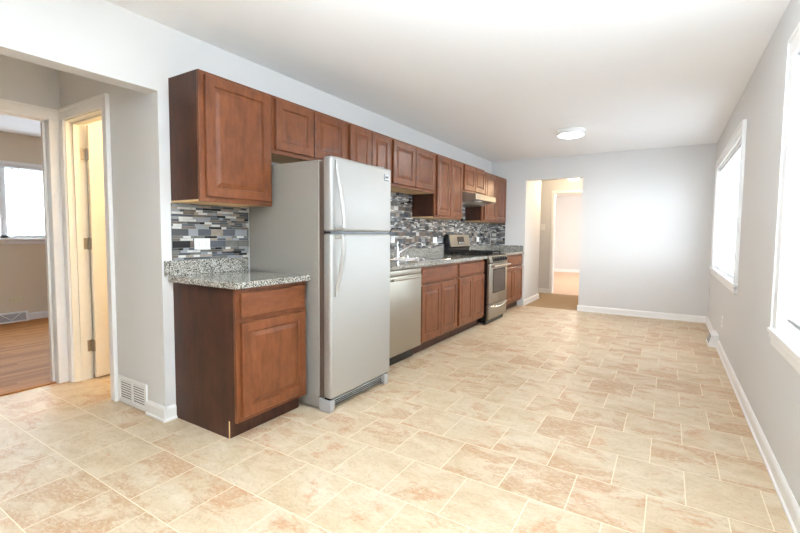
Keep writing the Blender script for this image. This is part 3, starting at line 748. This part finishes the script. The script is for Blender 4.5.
# ------------------------------------------------------------------ ceiling lights
t = thing('ceiling_light', 'round white flush ceiling light over the kitchen floor', 'ceiling light', (1.60, 3.97, H))
obj('ring', MB().lathe((1.60, 3.97, H), [(.155, 0), (.16, -.01), (.158, -.05), (.15, -.058), (.14, -.058), (.14, -.02), (.05, -.015)][::-1]), M['white_plastic'], t, True)
obj('diffuser', MB().lathe((1.60, 3.97, H-.058), [(.139, .02), (.139, -.004), (.12, -.013), (.06, -.018), (.01, -.019)], 40), M['lamp'], t, True)
t = thing('ceiling_light', 'glowing ceiling light hanging in the hall beyond the passage', 'ceiling light', (1.12, 6.9, H))
obj('canopy', MB().cyl((1.12, 6.9, H-.012), .07, .024, bev=.004), M['white_plastic'], t, True)
obj('stem', MB().cyl((1.12, 6.9, H-.06), .012, .08, seg=12), M['white_plastic'], t, True)
obj('shade', MB().lathe((1.12, 6.9, 2.20), [(.01, -.01), (.06, -.006), (.09, .0), (.1, .02), (.1, .12), (.09, .14), (.02, .142)]), M['lamp_warm'], t, True)
_l = soft_light('kitchen_lamp', (1.60, 3.97, 2.358), (0, 0, 0), .24, .24, 9, (1, .98, .95)); _l.data.shape = 'DISK'
lamp('hall_lamp', (1.0, 6.55, 2.05), 7, (1, .72, .42), .1)
lamp('closet_lamp', (-.62, .75, 2.15), 16, (1, .72, .38), .08)
t = thing('closet_light', 'bare bulb holder on the closet ceiling', 'ceiling light', (-.62, .85, H))
obj('holder', MB().lathe((-.62, .75, H), [(.05, 0), (.05, -.02), (.025, -.05), (.022, -.07)][::-1]), M['white_plastic'], t, True)
obj('bulb', MB().lathe((-.62, .75, H-.07), [(.014, 0), (.02, -.02), (.032, -.05), (.03, -.075), (.012, -.092)][::-1]), M['lamp_warm'], t, True)
lamp('front_room_lamp', (.75, 10.5, 2.2), 38, (1, .95, .88), .12)
t = thing('ceiling_light', 'small flush light on the ceiling of the room beyond the hall', 'ceiling light', (.75, 11.0, H))
obj('diffuser', MB().lathe((.75, 11.0, H), [(.16, 0), (.16, -.04), (.1, -.07), (.02, -.08)][::-1]), M['lamp'], t, True)

# ------------------------------------------------------------------ registers and cable
g = thing('air_return_grille', 'white louvered return grille low on the grey hallway wall', 'vent', (-.385, Y0, 0), 'wall vents')
ga, gb, g0, g1 = -.575, -.205, .012, .192
obj('frame', MB().box(ga, gb, Y0-.012, Y0-.0005, g0, g0+.024, .003).box(ga, gb, Y0-.012, Y0-.0005, g1-.024, g1, .003).box(ga, ga+.026, Y0-.012, Y0-.0005, g0+.024, g1-.024, .003).box(gb-.026, gb, Y0-.012, Y0-.0005, g0+.024, g1-.024, .003).box((ga+gb)/2-.006, (ga+gb)/2+.006, Y0-.0115, Y0-.0005, g0+.024, g1-.024), M['white_plastic'], g)
mb = MB()
for k in range(8):
    z = g0+.027+k*.0165; mb.box(ga+.026, gb-.026, Y0-.009, Y0-.006, z, z+.0095)
obj('louvers', mb, M['white_plastic'], g)
obj('duct_opening', MB().box(ga+.02, gb-.02, Y0-.0012, Y0-.0004, g0+.02, g1-.02), M['slot'], g)
g = thing('baseboard_register', 'small white floor register standing out from the right baseboard', 'vent', (3.1, 4.3, 0), 'wall vents')
obj('housing', MB().prism([(XR-.0005, 0), (3.045, 0), (3.045, .02), (3.075, .13), (XR-.0005, .135)], 4.12, 4.42, 'y', .003), M['white_plastic'], g)
mb = MB()
for k in range(4):
    z = .04+k*.02; x = 3.045+(z-.02)*(.03/.11)
    mb.box(x-.001, x+.004, 4.15, 4.39, z, z+.009)
obj('slots', mb, M['slot'], g)
g = thing('baseboard_register', 'white register with a crossed grille on the wood-floored room wall', 'vent', (-4.56, .4, 0), 'wall vents')
obj('housing', MB().prism([(-4.5695, 0), (-4.50, 0), (-4.53, .12), (-4.5695, .13)], .12, .645, 'y', .003), M['white_plastic'], g)
obj('grille', MB().prism([(-4.5035, .02), (-4.502, .02), (-4.5265, .11), (-4.528, .11)], .16, .61, 'y'), M['grey_plastic'], g)
mb = MB()
for a, b in ((.36, .46), (.46, .56)):
    z0, z1 = (.108, .03) if a < .4 else (.03, .108)
    mb.tube([(-4.500-.03*z0/.12, a, z0), (-4.500-.03*z1/.12, b, z1)], .005, 6)
obj('cross_bars', mb, M['white_plastic'], g)
pts = [(XR-.004, 5.42+.012*math.sin(i*.9), .50-.0145*i) for i in range(20)]
tag(obj('wall_cable', MB().tube(pts, .004, 6), M['white_plastic'], None, True, at=(XR, 5.42, .5)), 'thin white cable hanging on the right wall near the far corner', 'cable')
